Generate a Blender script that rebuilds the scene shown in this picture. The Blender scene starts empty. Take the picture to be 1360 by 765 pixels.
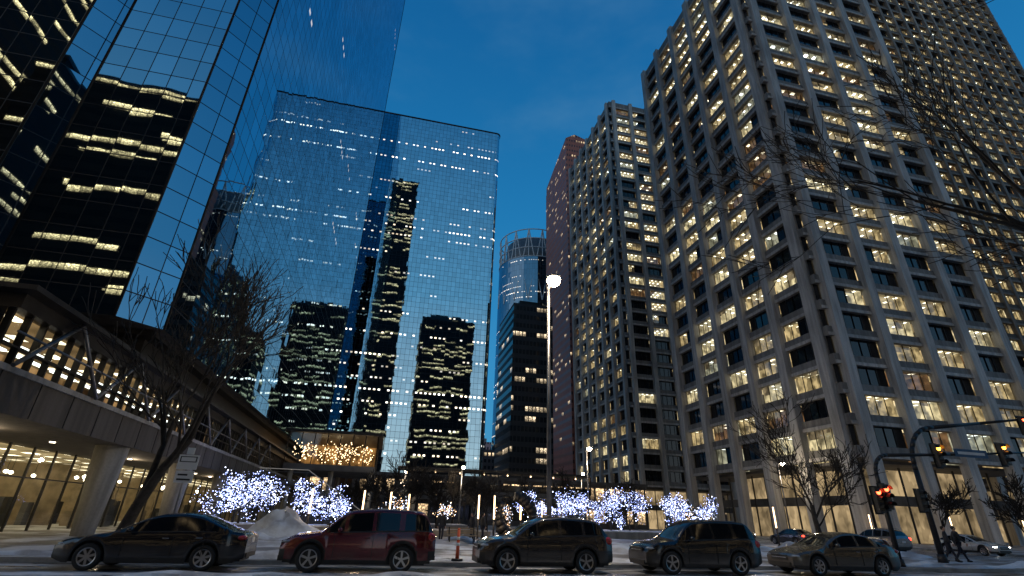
import bpy, math, random
import mathutils
from mathutils import Vector, Matrix
sc=bpy.context.scene
sc.view_settings.view_transform='Standard'; sc.view_settings.look='None'; sc.view_settings.exposure=0
# ---------------------------------------------------------------- node helpers
def newmat(name):
    m=bpy.data.materials.new(name); m.use_nodes=True
    m.node_tree.nodes.clear(); m.cycles.emission_sampling='NONE'
    return m,m.node_tree
def setin(nt,inp,v):
    if isinstance(v,bpy.types.NodeSocket): nt.links.new(v,inp)
    else:
        if hasattr(inp.default_value,'__len__') and not hasattr(v,'__len__'): v=[v]*len(inp.default_value)
        if hasattr(inp.default_value,'__len__') and len(inp.default_value)==4 and len(v)==3: v=(*v,1)
        inp.default_value=v
def M(nt,op,*a):
    n=nt.nodes.new('ShaderNodeMath'); n.operation=op
    for i,v in enumerate(a): setin(nt,n.inputs[i],v)
    return n.outputs[0]
def VM(nt,op,*a):
    n=nt.nodes.new('ShaderNodeVectorMath'); n.operation=op
    for i,v in enumerate(a): setin(nt,n.inputs[i],v)
    return n.outputs[0]
def VS(nt,vec,k):
    n=nt.nodes.new('ShaderNodeVectorMath'); n.operation='SCALE'; setin(nt,n.inputs[0],vec); setin(nt,n.inputs[3],k); return n.outputs[0]
def MIX(nt,f,a,b):
    n=nt.nodes.new('ShaderNodeMix'); n.data_type='RGBA'
    setin(nt,n.inputs[0],f); setin(nt,n.inputs[6],a); setin(nt,n.inputs[7],b); return n.outputs[2]
def UV(nt):
    n=nt.nodes.new('ShaderNodeUVMap'); s=nt.nodes.new('ShaderNodeSeparateXYZ'); nt.links.new(n.outputs[0],s.inputs[0])
    return n.outputs[0],s.outputs[0],s.outputs[1]
def COMB(nt,x,y,z=0.0):
    n=nt.nodes.new('ShaderNodeCombineXYZ'); setin(nt,n.inputs[0],x);setin(nt,n.inputs[1],y);setin(nt,n.inputs[2],z); return n.outputs[0]
def WN(nt,vec):
    n=nt.nodes.new('ShaderNodeTexWhiteNoise'); n.noise_dimensions='3D'; setin(nt,n.inputs['Vector'],vec); return n.outputs['Value'],n.outputs['Color']
def NOISE(nt,vec,scale,detail=3,rough=.5):
    n=nt.nodes.new('ShaderNodeTexNoise'); setin(nt,n.inputs['Vector'],vec); n.inputs['Scale'].default_value=scale
    n.inputs['Detail'].default_value=detail; n.inputs['Roughness'].default_value=rough; return n.outputs['Fac'],n.outputs['Color']
def POS(nt):
    return nt.nodes.new('ShaderNodeNewGeometry').outputs['Position']
def PRIN(nt,color,rough=.5,metal=0.,em=None,es=0.,spec=None,coat=None,normal=None):
    n=nt.nodes.new('ShaderNodeBsdfPrincipled'); setin(nt,n.inputs['Base Color'],color); setin(nt,n.inputs['Roughness'],rough)
    setin(nt,n.inputs['Metallic'],metal)
    if em is not None: setin(nt,n.inputs['Emission Color'],em); setin(nt,n.inputs['Emission Strength'],es)
    if spec is not None: setin(nt,n.inputs['Specular IOR Level'],spec)
    if coat: n.inputs['Coat Weight'].default_value=coat; n.inputs['Coat Roughness'].default_value=.05
    if normal is not None: nt.links.new(normal,n.inputs['Normal'])
    return n.outputs[0]
def OUT(nt,s):
    o=nt.nodes.new('ShaderNodeOutputMaterial'); nt.links.new(s,o.inputs[0])
def BUMP(nt,h,strength=.3,dist=.02):
    n=nt.nodes.new('ShaderNodeBump'); nt.links.new(h,n.inputs['Height']); n.inputs['Strength'].default_value=strength; n.inputs['Distance'].default_value=dist
    return n.outputs[0]
def SMOOTH(nt,v,a,b,lo=0.,hi=1.):
    n=nt.nodes.new('ShaderNodeMapRange'); n.interpolation_type='SMOOTHSTEP'; setin(nt,n.inputs[0],v)
    n.inputs[1].default_value=a;n.inputs[2].default_value=b;n.inputs[3].default_value=lo;n.inputs[4].default_value=hi; return n.outputs[0]

def simple(name,col,rough=.6,metal=0.,var=.25,scale=1.5,coat=None,spec=None):
    m,nt=newmat(name); p=POS(nt); f,_=NOISE(nt,p,scale,4)
    k=SMOOTH(nt,f,.3,.7); c=MIX(nt,k,[x*(1-var) for x in col],[min(1,x*(1+var)) for x in col])
    OUT(nt,PRIN(nt,c,rough,metal,coat=coat,spec=spec)); return m
def concrete(name,col,rough=.85):
    m,nt=newmat(name); p=POS(nt); s=nt.nodes.new('ShaderNodeSeparateXYZ'); nt.links.new(p,s.inputs[0])
    f,_=NOISE(nt,p,.12,4); g,_=NOISE(nt,p,9,3); st,_=NOISE(nt,COMB(nt,M(nt,'MULTIPLY',s.outputs[0],2.2),M(nt,'MULTIPLY',s.outputs[1],2.2),M(nt,'MULTIPLY',s.outputs[2],.18)),1.,4)
    k=M(nt,'MULTIPLY',M(nt,'MULTIPLY',SMOOTH(nt,f,.3,.7,.82,1.12),SMOOTH(nt,st,.3,.7,.68,1.12)),SMOOTH(nt,g,.3,.7,.93,1.06))
    OUT(nt,PRIN(nt,VS(nt,col,k),rough)); return m
def emis(name,col,strength,sample=False):
    m,nt=newmat(name); e=nt.nodes.new('ShaderNodeEmission'); setin(nt,e.inputs[0],col); e.inputs[1].default_value=strength; OUT(nt,e.outputs[0])
    if sample: m.cycles.emission_sampling='AUTO'
    return m
def mirror(name,pw,ph,tint,dots=0.,seedz=0.,wob=.010,base=.5,floorh=3.9,linecol=(.012,.016,.022)):
    m,nt=newmat(name); uv,u,v=UV(nt)
    cu=M(nt,'DIVIDE',u,pw); cv=M(nt,'DIVIDE',v,ph)
    iu=M(nt,'FLOOR',cu); iv=M(nt,'FLOOR',cv); fu=M(nt,'FRACT',cu); fv=M(nt,'FRACT',cv)
    lu=M(nt,'LESS_THAN',fu,.05/pw*1.3); lv=M(nt,'LESS_THAN',fv,.06/ph*1.3); line=M(nt,'MAXIMUM',lu,lv)
    val,col=WN(nt,COMB(nt,iu,iv,seedz))
    _,lf=NOISE(nt,VM(nt,'ADD',uv,(seedz*13,0,0)),.30,2)
    a=VS(nt,VM(nt,'SUBTRACT',col,(.5,.5,.5)),wob); b=VS(nt,VM(nt,'SUBTRACT',lf,(.5,.5,.5)),wob*1.6)
    g=nt.nodes.new('ShaderNodeNewGeometry').outputs['Normal']
    nrm=VM(nt,'NORMALIZE',VM(nt,'ADD',VM(nt,'ADD',g,a),b))
    gl=nt.nodes.new('ShaderNodeBsdfGlossy'); gl.inputs['Roughness'].default_value=.015; nt.links.new(nrm,gl.inputs['Normal'])
    lw=nt.nodes.new('ShaderNodeLayerWeight'); lw.inputs[0].default_value=.35
    k=M(nt,'ADD',base,M(nt,'MULTIPLY',lw.outputs['Fresnel'],.95-base)); k=M(nt,'MULTIPLY',k,M(nt,'ADD',.88,M(nt,'MULTIPLY',val,.18)))
    nt.links.new(VS(nt,tint,k),gl.inputs['Color'])
    df=PRIN(nt,linecol,.5,.3)
    ms=nt.nodes.new('ShaderNodeMixShader'); nt.links.new(line,ms.inputs[0]); nt.links.new(gl.outputs[0],ms.inputs[1]); nt.links.new(df,ms.inputs[2])
    res=ms.outputs[0]
    if dots>0:
        fl=M(nt,'FLOOR',M(nt,'DIVIDE',v,floorh)); ff=M(nt,'FRACT',M(nt,'DIVIDE',v,floorh))
        cw=M(nt,'DIVIDE',u,1.5); ci=M(nt,'FLOOR',cw); cf=M(nt,'FRACT',cw)
        grp=M(nt,'FLOOR',M(nt,'DIVIDE',u,9.0))
        r1,_=WN(nt,COMB(nt,fl,7.3+seedz,1)); r2,_=WN(nt,COMB(nt,grp,fl,3.1+seedz)); r3,_=WN(nt,COMB(nt,ci,fl,9.7+seedz))
        on=M(nt,'MULTIPLY',M(nt,'LESS_THAN',r2,M(nt,'MULTIPLY',M(nt,'POWER',r1,1.5),dots*2.6)),M(nt,'LESS_THAN',r3,.62))
        shp=M(nt,'MULTIPLY',M(nt,'MULTIPLY',M(nt,'GREATER_THAN',ff,.72),M(nt,'LESS_THAN',ff,.86)),M(nt,'MULTIPLY',M(nt,'GREATER_THAN',cf,.25),M(nt,'LESS_THAN',cf,.72)))
        e=nt.nodes.new('ShaderNodeEmission'); nt.links.new(MIX(nt,r3,(1,.80,.55),(.8,.92,1)),e.inputs[0])
        nt.links.new(M(nt,'MULTIPLY',M(nt,'MULTIPLY',on,shp),M(nt,'ADD',.5,M(nt,'MULTIPLY',r2,4.))),e.inputs[1])
        ad=nt.nodes.new('ShaderNodeAddShader'); nt.links.new(res,ad.inputs[0]); nt.links.new(e.outputs[0],ad.inputs[1]); res=ad.outputs[0]
    OUT(nt,res); return m
def winfac(name,wall,bw,fh,a,b,c,p,ecol,es,seedz=0.,grp=2,glass=(.02,.025,.03),metal=0.0,ecol2=None,rowpow=1.0,wrough=.10,spec=.5):
    m,nt=newmat(name); uv,u,v=UV(nt)
    cu=M(nt,'DIVIDE',u,bw); cv=M(nt,'DIVIDE',v,fh); iv=M(nt,'FLOOR',cv); fu=M(nt,'FRACT',cu); fv=M(nt,'FRACT',cv)
    w=M(nt,'MULTIPLY',M(nt,'MULTIPLY',M(nt,'GREATER_THAN',fu,a),M(nt,'LESS_THAN',fu,1-a)),M(nt,'MULTIPLY',M(nt,'GREATER_THAN',fv,b),M(nt,'LESS_THAN',fv,c)))
    g=M(nt,'FLOOR',M(nt,'DIVIDE',cu,grp)); r,_=WN(nt,COMB(nt,g,iv,seedz)); r1,_=WN(nt,COMB(nt,iv,seedz,5.)); r2,_=WN(nt,COMB(nt,M(nt,'FLOOR',cu),iv,seedz+4))
    lit=M(nt,'LESS_THAN',r,M(nt,'MULTIPLY',M(nt,'POWER',r1,rowpow),p*(1+rowpow)))
    top=SMOOTH(nt,fv,b,c,.25,1.3)
    nf,_=NOISE(nt,uv,2.5,2); sp=SMOOTH(nt,nf,.45,.65,.35,1.6)
    E=M(nt,'MULTIPLY',M(nt,'MULTIPLY',M(nt,'MULTIPLY',w,lit),M(nt,'MULTIPLY',top,sp)),M(nt,'MULTIPLY',M(nt,'ADD',.25,r2),es))
    nz,_=NOISE(nt,uv,.3,4); wc=MIX(nt,nz,[x*.75 for x in wall],[x*1.2 for x in wall])
    OUT(nt,PRIN(nt,MIX(nt,w,wc,glass),M(nt,'SUBTRACT',.75,M(nt,'MULTIPLY',w,.75-wrough)),metal,em=MIX(nt,r2,ecol,ecol2 or ecol),es=E,spec=spec)); return m
# ---------------------------------------------------------------- mesh builder
class MB:
    def __init__(s): s.v=[];s.f=[];s.m=[];s.uv=[];s.mats=[];s.sm=[]
    def mi(s,mat):
        if mat not in s.mats: s.mats.append(mat)
        return s.mats.index(mat)
    def poly(s,pts,mat,uvs=None,smooth=False):
        i=len(s.v); s.v+= [tuple(p) for p in pts]; s.f.append(tuple(range(i,i+len(pts)))); s.m.append(s.mi(mat)); s.sm.append(smooth)
        s.uv.append(uvs or [(p[0],p[1]) for p in pts])
    def obox(s,P,u,n,a0,a1,d0,d1,z0,z1,mat,top=None):
        P=Vector(P);u=Vector(u);n=Vector(n); Z=Vector((0,0,1))
        def q(a,d,z): return P+u*a+n*d+Z*z
        s.poly([q(a0,d1,z0),q(a1,d1,z0),q(a1,d1,z1),q(a0,d1,z1)],mat,[(a0,z0),(a1,z0),(a1,z1),(a0,z1)])
        s.poly([q(a1,d0,z0),q(a0,d0,z0),q(a0,d0,z1),q(a1,d0,z1)],mat,[(a1,z0),(a0,z0),(a0,z1),(a1,z1)])
        s.poly([q(a0,d0,z0),q(a0,d1,z0),q(a0,d1,z1),q(a0,d0,z1)],mat,[(d0,z0),(d1,z0),(d1,z1),(d0,z1)])
        s.poly([q(a1,d1,z0),q(a1,d0,z0),q(a1,d0,z1),q(a1,d1,z1)],mat,[(d1,z0),(d0,z0),(d0,z1),(d1,z1)])
        t=top or mat
        s.poly([q(a0,d1,z1),q(a1,d1,z1),q(a1,d0,z1),q(a0,d0,z1)],t,[(a0,d1),(a1,d1),(a1,d0),(a0,d0)])
        s.poly([q(a0,d0,z0),q(a1,d0,z0),q(a1,d1,z0),q(a0,d1,z0)],t,[(a0,d0),(a1,d0),(a1,d1),(a0,d1)])
    def box(s,x0,x1,y0,y1,z0,z1,mat,top=None):
        s.obox((0,0,0),(1,0,0),(0,-1,0),x0,x1,-y1,-y0,z0,z1,mat,top)
    def cyl(s,p0,p1,r0,r1,n,mat,cap=True,smooth=True):
        p0=Vector(p0);p1=Vector(p1);d=(p1-p0)
        if d.length<1e-6: return
        d.normalize(); a=d.orthogonal().normalized(); b=d.cross(a)
        i=len(s.v)
        for k in range(n):
            t=2*math.pi*k/n; o=a*math.cos(t)+b*math.sin(t); s.v.append(tuple(p0+o*r0)); s.v.append(tuple(p1+o*r1))
        for k in range(n):
            j=(k+1)%n; s.f.append((i+2*k,i+2*j,i+2*j+1,i+2*k+1)); s.m.append(s.mi(mat)); s.sm.append(smooth); s.uv.append([(0,0)]*4)
        if cap:
            s.f.append(tuple(i+2*k for k in range(n))[::-1]); s.f.append(tuple(i+2*k+1 for k in range(n)))
            for _ in range(2): s.m.append(s.mi(mat)); s.sm.append(False); s.uv.append([(0,0)]*n)
    def tube(s,pts,r,n,mat):
        for i in range(len(pts)-1):
            ra=r if not hasattr(r,'__len__') else r[i]; rb=r if not hasattr(r,'__len__') else r[i+1]
            s.cyl(pts[i],pts[i+1],ra,rb,n,mat,True)
    def octa(s,c,r,mat):
        i=len(s.v); x,y,z=c
        s.v+=[(x+r,y,z),(x-r,y,z),(x,y+r,z),(x,y-r,z),(x,y,z+r),(x,y,z-r)]
        for a,b,c2 in ((0,2,4),(2,1,4),(1,3,4),(3,0,4),(2,0,5),(1,2,5),(3,1,5),(0,3,5)):
            s.f.append((i+a,i+b,i+c2)); s.m.append(s.mi(mat)); s.sm.append(False); s.uv.append([(0,0)]*3)
    def ell(s,c,rx,ry,rz,mat,nu=12,nv=8):
        i=len(s.v)
        for a in range(nv+1):
            ph=math.pi*a/nv
            for b in range(nu):
                th=2*math.pi*b/nu; s.v.append((c[0]+rx*math.sin(ph)*math.cos(th),c[1]+ry*math.sin(ph)*math.sin(th),c[2]+rz*math.cos(ph)))
        for a in range(nv):
            for b in range(nu):
                b2=(b+1)%nu; s.f.append((i+a*nu+b,i+(a+1)*nu+b,i+(a+1)*nu+b2,i+a*nu+b2)); s.m.append(s.mi(mat)); s.sm.append(True); s.uv.append([(0,0)]*4)
    def build(s,name,loc=(0,0,0),rz=0,parent=None):
        me=bpy.data.meshes.new(name); me.from_pydata(s.v,[],s.f)
        for m in s.mats: me.materials.append(m)
        me.polygons.foreach_set('material_index',s.m); me.polygons.foreach_set('use_smooth',s.sm)
        uvl=me.uv_layers.new(name='UVMap'); flat=[]
        for q in s.uv:
            for c in q: flat+= [c[0],c[1]]
        uvl.data.foreach_set('uv',flat); me.update()
        o=bpy.data.objects.new(name,me); sc.collection.objects.link(o); o.location=loc; o.rotation_euler=(0,0,rz)
        if parent: o.parent=parent
        return o
# ---------------------------------------------------------------- materials
CONC=concrete('concrete_pale',(.45,.445,.44))
CONC2=concrete('concrete_spandrel',(.21,.208,.206))
CONCB=concrete('concrete_brown',(.20,.175,.155)); CONCB2=concrete('concrete_brown_spandrel',(.10,.088,.078))
CONC3=simple('concrete_dark',(.10,.10,.105),.85,0,.3,.6)
CONC4=concrete('concrete_column',(.30,.29,.28))
FASC=concrete('podium_fascia',(.085,.075,.068))
BLACK=simple('black_metal',(.02,.02,.022),.45,.3)
GREYM=simple('grey_metal',(.18,.18,.19),.4,.8)
ROOF=simple('roof_gravel',(.08,.08,.08),.95)
BARK=simple('bark',(.022,.018,.015),.9,0,.4,6)
WOODW=simple('warm_wall',(.25,.2,.14),.8)
def room_ceil_glow(name,base,fix,col,fcol,sx=1.5,sy=1.9):  # light fixtures, plus room light put into the ceiling as a base glow
    m,nt=newmat(name); uv,u,v=UV(nt)
    fu=M(nt,'FRACT',M(nt,'DIVIDE',u,sx)); fv=M(nt,'FRACT',M(nt,'ADD',M(nt,'DIVIDE',v,sy),.15))
    w=M(nt,'MULTIPLY',M(nt,'MULTIPLY',M(nt,'GREATER_THAN',fu,.3),M(nt,'LESS_THAN',fu,.62)),M(nt,'MULTIPLY',M(nt,'GREATER_THAN',fv,.3),M(nt,'LESS_THAN',fv,.62)))
    nf,_=NOISE(nt,POS(nt),.35,2); k=SMOOTH(nt,nf,.3,.7,.45,1.4)
    e=nt.nodes.new('ShaderNodeEmission'); nt.links.new(MIX(nt,w,col,fcol),e.inputs[0]); nt.links.new(M(nt,'MULTIPLY',M(nt,'ADD',base,M(nt,'MULTIPLY',w,fix)),k),e.inputs[1]); OUT(nt,e.outputs[0]); return m
def room_wall_glow(name,col,st,scale=.8,streak=1.):  # wall emits by itself: room light is put into its colour, patchy
    m,nt=newmat(name); p=POS(nt); nf,_=NOISE(nt,p,scale,3); s=nt.nodes.new('ShaderNodeSeparateXYZ'); nt.links.new(p,s.inputs[0])
    stretch=COMB(nt,s.outputs[0],s.outputs[1],M(nt,'MULTIPLY',s.outputs[2],.5)); n2,_=NOISE(nt,stretch,1.3,1)
    k=M(nt,'MULTIPLY',SMOOTH(nt,nf,.3,.7,.35,1.3),SMOOTH(nt,n2,.40,.55,1-.6*streak,1.))
    e=nt.nodes.new('ShaderNodeEmission'); setin(nt,e.inputs[0],col); nt.links.new(M(nt,'MULTIPLY',k,st),e.inputs[1]); OUT(nt,e.outputs[0]); return m
ROOMS=[(room_ceil_glow('ceiling_lit_warm',.58,5.,(1,.74,.36),(1,.90,.64)),room_wall_glow('office_wall_glow_warm',(1,.72,.34),.7)),  # lit rooms: back and side walls glow instead of receiving lamplight
       (room_ceil_glow('ceiling_lit_bright',.85,6.,(1,.83,.48),(1,.95,.78)),room_wall_glow('office_wall_glow_bright',(1,.80,.44),1.05)),
       (room_ceil_glow('ceiling_lit_dim',.16,3.0,(1,.60,.28),(1,.85,.6),2.6,2.1),room_wall_glow('office_wall_glow_dim',(1,.52,.22),.22)),
       (room_ceil_glow('ceiling_lit_cool',.45,4.5,(.92,.86,.60),(.95,1,.95),1.8,2.4),room_wall_glow('office_wall_glow_cool',(.9,.84,.56),.55))]
def paneT():
    m,nt=newmat('window_glass_clear'); t=nt.nodes.new('ShaderNodeBsdfTransparent'); t.inputs[0].default_value=(.82,.85,.84,1)
    g=nt.nodes.new('ShaderNodeBsdfGlossy'); g.inputs['Roughness'].default_value=.03; g.inputs[0].default_value=(.8,.9,1,1)
    ms=nt.nodes.new('ShaderNodeMixShader'); ms.inputs[0].default_value=.10; nt.links.new(t.outputs[0],ms.inputs[1]); nt.links.new(g.outputs[0],ms.inputs[2]); OUT(nt,ms.outputs[0]); return m
PANE=paneT()
DPANE=simple('window_glass_dark',(.010,.013,.018),.06,0,.3,.5,spec=.45)
BLIND=room_wall_glow('roller_blind_glow',(1,.74,.42),.28,.6)  # blind glows faintly, standing in for room light on the cloth
# ---------------------------------------------------------------- office tower with deep concrete grid
def facade(mb,P,u,n,L,end,nb,z0,nfl,fh,rng,inset,pw=1.45,pd=.75,sp=(-.4,.95),plit=.5,C1=CONC,C2=CONC2):
    bay=(L-2*end)/nb
    for k in range(nfl+1):
        zz=z0+k*fh
        top=zz+sp[1] if k<nfl else zz+2.2
        mb.obox(P,u,n,inset,L-inset,-1.2,0,zz+sp[0],top,C2)
        mb.obox(P,u,n,inset+.02,L-inset-.02,0,.16,zz+sp[0]-.02,zz+sp[0]+.42,C1)
    for i in range(nb+1):
        a=end+i*bay; w=pw/2
        mb.obox(P,u,n,a-w,a+w,-.4,pd,0.0,z0+nfl*fh+2.5,C1)
    for k in range(nfl):
        zz=z0+k*fh; zb=zz+sp[1]; zt=zz+fh+sp[0]; pf=plit*rng.uniform(.55,1.35)
        if rng.random()<.08: pf=.12
        def q(a,d,z): return Vector(P)+Vector(u)*a+Vector(n)*d+Vector((0,0,z))
        for side in (0,1):
            a0,a1=(inset*.5,end-pw/2) if side==0 else (L-end+pw/2,L-inset*.5)
            mb.poly([q(a,-.55,z) for a,z in((a0,zb),(a1,zb),(a1,zt),(a0,zt))],DPANE)
        state=None
        for i in range(nb):
            for h in range(2):
                a0=end+i*bay+(pw/2 if h==0 else bay/2); a1=end+i*bay+(bay/2 if h==0 else bay-pw/2)
                if state is None or h==0 or rng.random()<.3: state=(rng.random()<pf, rng.choice((0,0,0,1,1,2,3)))
                if state[0]:
                    C,W=ROOMS[state[1]]; dep=2.35 if (i==0 or i==nb-1) else 4.5; o=rng.uniform(0,3)
                    mb.poly([q(a0,-.6,zt),q(a1,-.6,zt),q(a1,-dep,zt),q(a0,-dep,zt)],C,[(a0+o,0),(a1+o,0),(a1+o,dep),(a0+o,dep)])
                    mb.poly([q(a0,-dep,zb-1),q(a1,-dep,zb-1),q(a1,-dep,zt),q(a0,-dep,zt)],W)
                    if h==0: mb.poly([q(a0,-.6,zb-1),q(a0,-dep,zb-1),q(a0,-dep,zt),q(a0,-.6,zt)],W)
                    else: mb.poly([q(a1,-.6,zb-1),q(a1,-dep,zb-1),q(a1,-dep,zt),q(a1,-.6,zt)],W)
                    mb.poly([q(a0,-.55,zb),q(a1,-.55,zb),q(a1,-.55,zt),q(a0,-.55,zt)],PANE)
                    if rng.random()<.3:
                        bz=zt-rng.uniform(.3,1.3); x0=a0; x1=a0+(a1-a0)*rng.choice((.5,1))
                        mb.poly([q(x0,-.62,bz),q(x1,-.62,bz),q(x1,-.62,zt),q(x0,-.62,zt)],BLIND)
                else:
                    mb.poly([q(a0,-.55,zb),q(a1,-.55,zb),q(a1,-.55,zt),q(a0,-.55,zt)],DPANE)
                for mx in ((a0+a1)/2,(a1 if h==0 else a0+.0)):
                    mb.obox(P,u,n,mx-.04,mx+.04,-.54,-.46,zb,zt,BLACK)
def tower(name,s0,s1,t0,t1,z0,nfl,fh,nbx,nby,end,seed,plit=.5,pw=1.45,lob=.42,C1=CONC,C2=CONC2,pd=.75):
    rng=random.Random(seed); mb=MB()
    Lx=s1-s0; Ly=t1-t0
    facade(mb,(s0,t0,0),(1,0,0),(0,-1,0),Lx,end,nbx,z0,nfl,fh,rng,0,plit=plit,pw=pw,C1=C1,C2=C2,pd=pd)
    facade(mb,(s0,t1,0),(0,-1,0),(-1,0,0),Ly,end,nby,z0,nfl,fh,rng,1.205,plit=plit,pw=pw,C1=C1,C2=C2,pd=pd)
    facade(mb,(s1,t0,0),(0,1,0),(1,0,0),Ly,end,nby,z0,nfl,fh,rng,1.205,plit=plit,pw=pw,C1=C1,C2=C2,pd=pd)
    H=z0+nfl*fh
    mb.box(s0+6,s1-6,t0+6,t1-6,z0-.6,H+.4,CONC3)
    mb.box(s0+1.3,s1-1.3,t0+1.3,t1-.02,z0-.9,z0-.55,CONC3)
    mb.box(s0+1.25,s1-1.25,t0+1.25,t1-.05,H+.5,H+.9,ROOF)
    mb.box(s0+1.3,s1-1.3,t1-.6,t1-.1,z0,H,C2)
    mb.box(s0+8,s1-8,t0+9,t1-9,H+.9,H+5.5,C2)
    lw=room_wall_glow(name+'_lobby_wall_glow',(1,.72,.38),lob,.3,.6)  # lobby light painted as emission on the wall itself
    mb.box(s0+7,s1-7,t0+7,t1-7,.1,z0-.92,lw)
    i0=s0+4
    for i in range(int((s1-s0-8)/3)):
        mb.box(i0+i*3,i0+i*3+.15,t0+3.9,t0+4.1,.13,z0-.92,BLACK)
    for i in range(int((t1-t0-8)/3)):
        mb.box(s0+3.9,s0+4.1,t0+4+i*3,t0+4.15+i*3,.13,z0-.92,BLACK)
    mb.box(s0+4,s1-4,t0+3.95,t0+4.05,4.4,5.6,CONC3); mb.box(s0+3.95,s0+4.05,t0+4.2,t1-4,4.4,5.6,CONC3)
    return mb.build(name)
tower('concrete_office_tower',55.7,88.5,51,89,10,26,3.9,4,5,1.6,11,.64)
tower('concrete_office_tower',60.8,96,120,161,10,32,3.9,5,6,1.6,5,.52,1.2)
tower('brown_office_tower',110,182,72,112,10,46,3.7,16,9,1.4,23,.95,.8,C1=CONCB,C2=CONCB2,pd=.45)
# ---------------------------------------------------------------- mirror glass towers
GD=mirror('mirror_glass_near',1.5,1.95,(.60,.82,.95),dots=.02,seedz=1.,base=.60,wob=.007)
GC=mirror('mirror_glass_far',1.5,1.95,(.64,.88,1.),dots=.46,seedz=2.,base=.66,wob=.0035)
def prism(name,pts,z0,z1,wall,capm,fn=None):
    mb=MB(); run=0
    n=len(pts)
    for i in range(n):
        a=Vector((*pts[i],0)); b=Vector((*pts[(i+1)%n],0)); L=(b-a).length
        mb.poly([(a.x,a.y,z0),(b.x,b.y,z0),(b.x,b.y,z1),(a.x,a.y,z1)],wall,[(run,z0),(run+L,z0),(run+L,z1),(run,z1)]); run+=math.ceil(L/1.5)*1.5
    mb.poly([(p[0],p[1],z1) for p in pts],capm); mb.poly([(p[0],p[1],z0) for p in pts][::-1],capm)
    if fn: fn(mb)
    return mb.build(name)
Dp=[(-60,131),(-60,31.2),(-25.4,31.2),(-24,32.6),(-17,32.6),(-15,34.6),(-15,131)]
def dextra(mb):
    for p in Dp[2:6]+[Dp[6]]:
        mb.cyl((p[0],p[1],12),(p[0],p[1],190),.09,.09,6,BLACK)
    mb.box(-58,-16.5,36,129,8.9,12.0,BLACK)
    mb.box(-58.5,-15.6,34.9,130.5,12.0-.35,12.0-.02,BLACK)
prism('mirror_glass_tower',Dp,12,190,GD,ROOF,dextra)
cr=1.6; Cp=[]
for cx,cy,a0 in((30.7-cr,165+cr,-90),(30.7-cr,205-cr,0),(-30+cr,205-cr,90),(-30+cr,165+cr,180)):
    for k in range(5):
        a=math.radians(a0+k*22.5); Cp.append((cx+cr*math.cos(a),cy+cr*math.sin(a)))
def cextra(mb):
    for i in range(len(Cp)):
        a=Cp[i];b=Cp[(i+1)%len(Cp)]; mb.cyl((*a,154),(*b,154),.35,.35,6,BLACK)
    mb.box(-20,20,175,195,154,158,BLACK)
prism('mirror_glass_tower',Cp,9,154,GC,ROOF,cextra)
# ---------------------------------------------------------------- other skyline towers
F1=winfac('red_granite_facade',(.28,.10,.075),1.6,3.9,.25,.35,.75,.12,(1,.72,.42),1.2,3.,glass=(.05,.02,.02),wrough=.3)
mb=MB(); 
mb.box(82,124,222,262,0,198,F1,ROOF)
mb.poly([(82.2,222.2,198),(123.8,222.2,198),(123.8,222.2,206),(88,222.2,218),(82.2,222.2,214)],F1,[(0,198),(42,198),(42,206),(6,218),(0,214)])
mb.poly([(82.2,261.8,198),(82.2,222.2,198),(82.2,222.2,214),(82.2,238,210),(82.2,261.8,204)],F1,[(0,198),(40,198),(40,214),(24,210),(0,204)])
mb.poly([(82.2,222.2,214),(88,222.2,218),(123.8,222.2,206),(123.8,261.8,199),(82.2,261.8,204)],ROOF)
mb.poly([(123.8,222.2,198),(123.8,261.8,198),(123.8,261.8,199),(123.8,222.2,206)],F1)
mb.poly([(82.2,261.8,198),(82.2,261.8,204),(123.8,261.8,199),(123.8,261.8,198)],F1)
mb.build('red_granite_skyscraper')
G1=mirror('round_tower_glass',1.8,3.9,(.45,.62,.78),dots=.4,seedz=6.,base=.36,wob=.02,linecol=(.1,.11,.12))
LATT=simple('lattice_steel',(.42,.44,.46),.5,.2); DRUM=simple('drum_cladding',(.10,.12,.14),.5,.2)
mb=MB(); cx,cy,R=85,304,24; N=48
pts=[(cx+R*math.cos(2*math.pi*i/N),cy+R*math.sin(2*math.pi*i/N)) for i in range(N)]
for i in range(N):
    a=pts[i];b=pts[(i+1)%N]; L=2*math.pi*R/N
    mb.poly([(*a,0),(*b,0),(*b,162),(*a,162)],G1,[(i*L,0),(i*L+L,0),(i*L+L,162),(i*L,162)])
for z in (162,169,176,183):
    for i in range(N): mb.cyl((*pts[i],z),(*pts[(i+1)%N],z),.4,.4,5,LATT,False)
for i in range(0,N,3):
    p=pts[i];q=pts[(i+3)%N]; mb.cyl((*p,130),(*q,183),.4,.4,5,LATT,False); mb.cyl((*q,130),(*p,183),.4,.4,5,LATT,False); mb.cyl((*p,162),(*p,183),.3,.3,5,LATT,False)
mb.cyl((cx,cy,158),(cx,cy,179),19,19,32,DRUM)
mb.build('round_glass_tower')
H1=winfac('dark_office_facade',(.05,.052,.058),1.5,3.8,.12,.3,.8,.15,(1,.78,.5),1.4,8.,3,rowpow=1.5)
mb=MB(); mb.box(44,61,186,214,0,84,H1,ROOF); mb.box(48,57,192,206,84,88,BLACK); mb.build('dark_office_building')
P1=winfac('pale_office_facade',(.55,.36,.36),2.2,3.8,.25,.3,.75,.3,(1,.7,.6),1.6,9.)
mb=MB(); mb.box(64,74,372,390,0,52,P1,ROOF); mb.box(67,71,376,386,52,55,CONC); mb.build('pale_office_building')
Q1=winfac('distant_facade',(.10,.10,.11),2.4,3.7,.2,.3,.8,.35,(1,.75,.45),1.7,12.,2)
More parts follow.
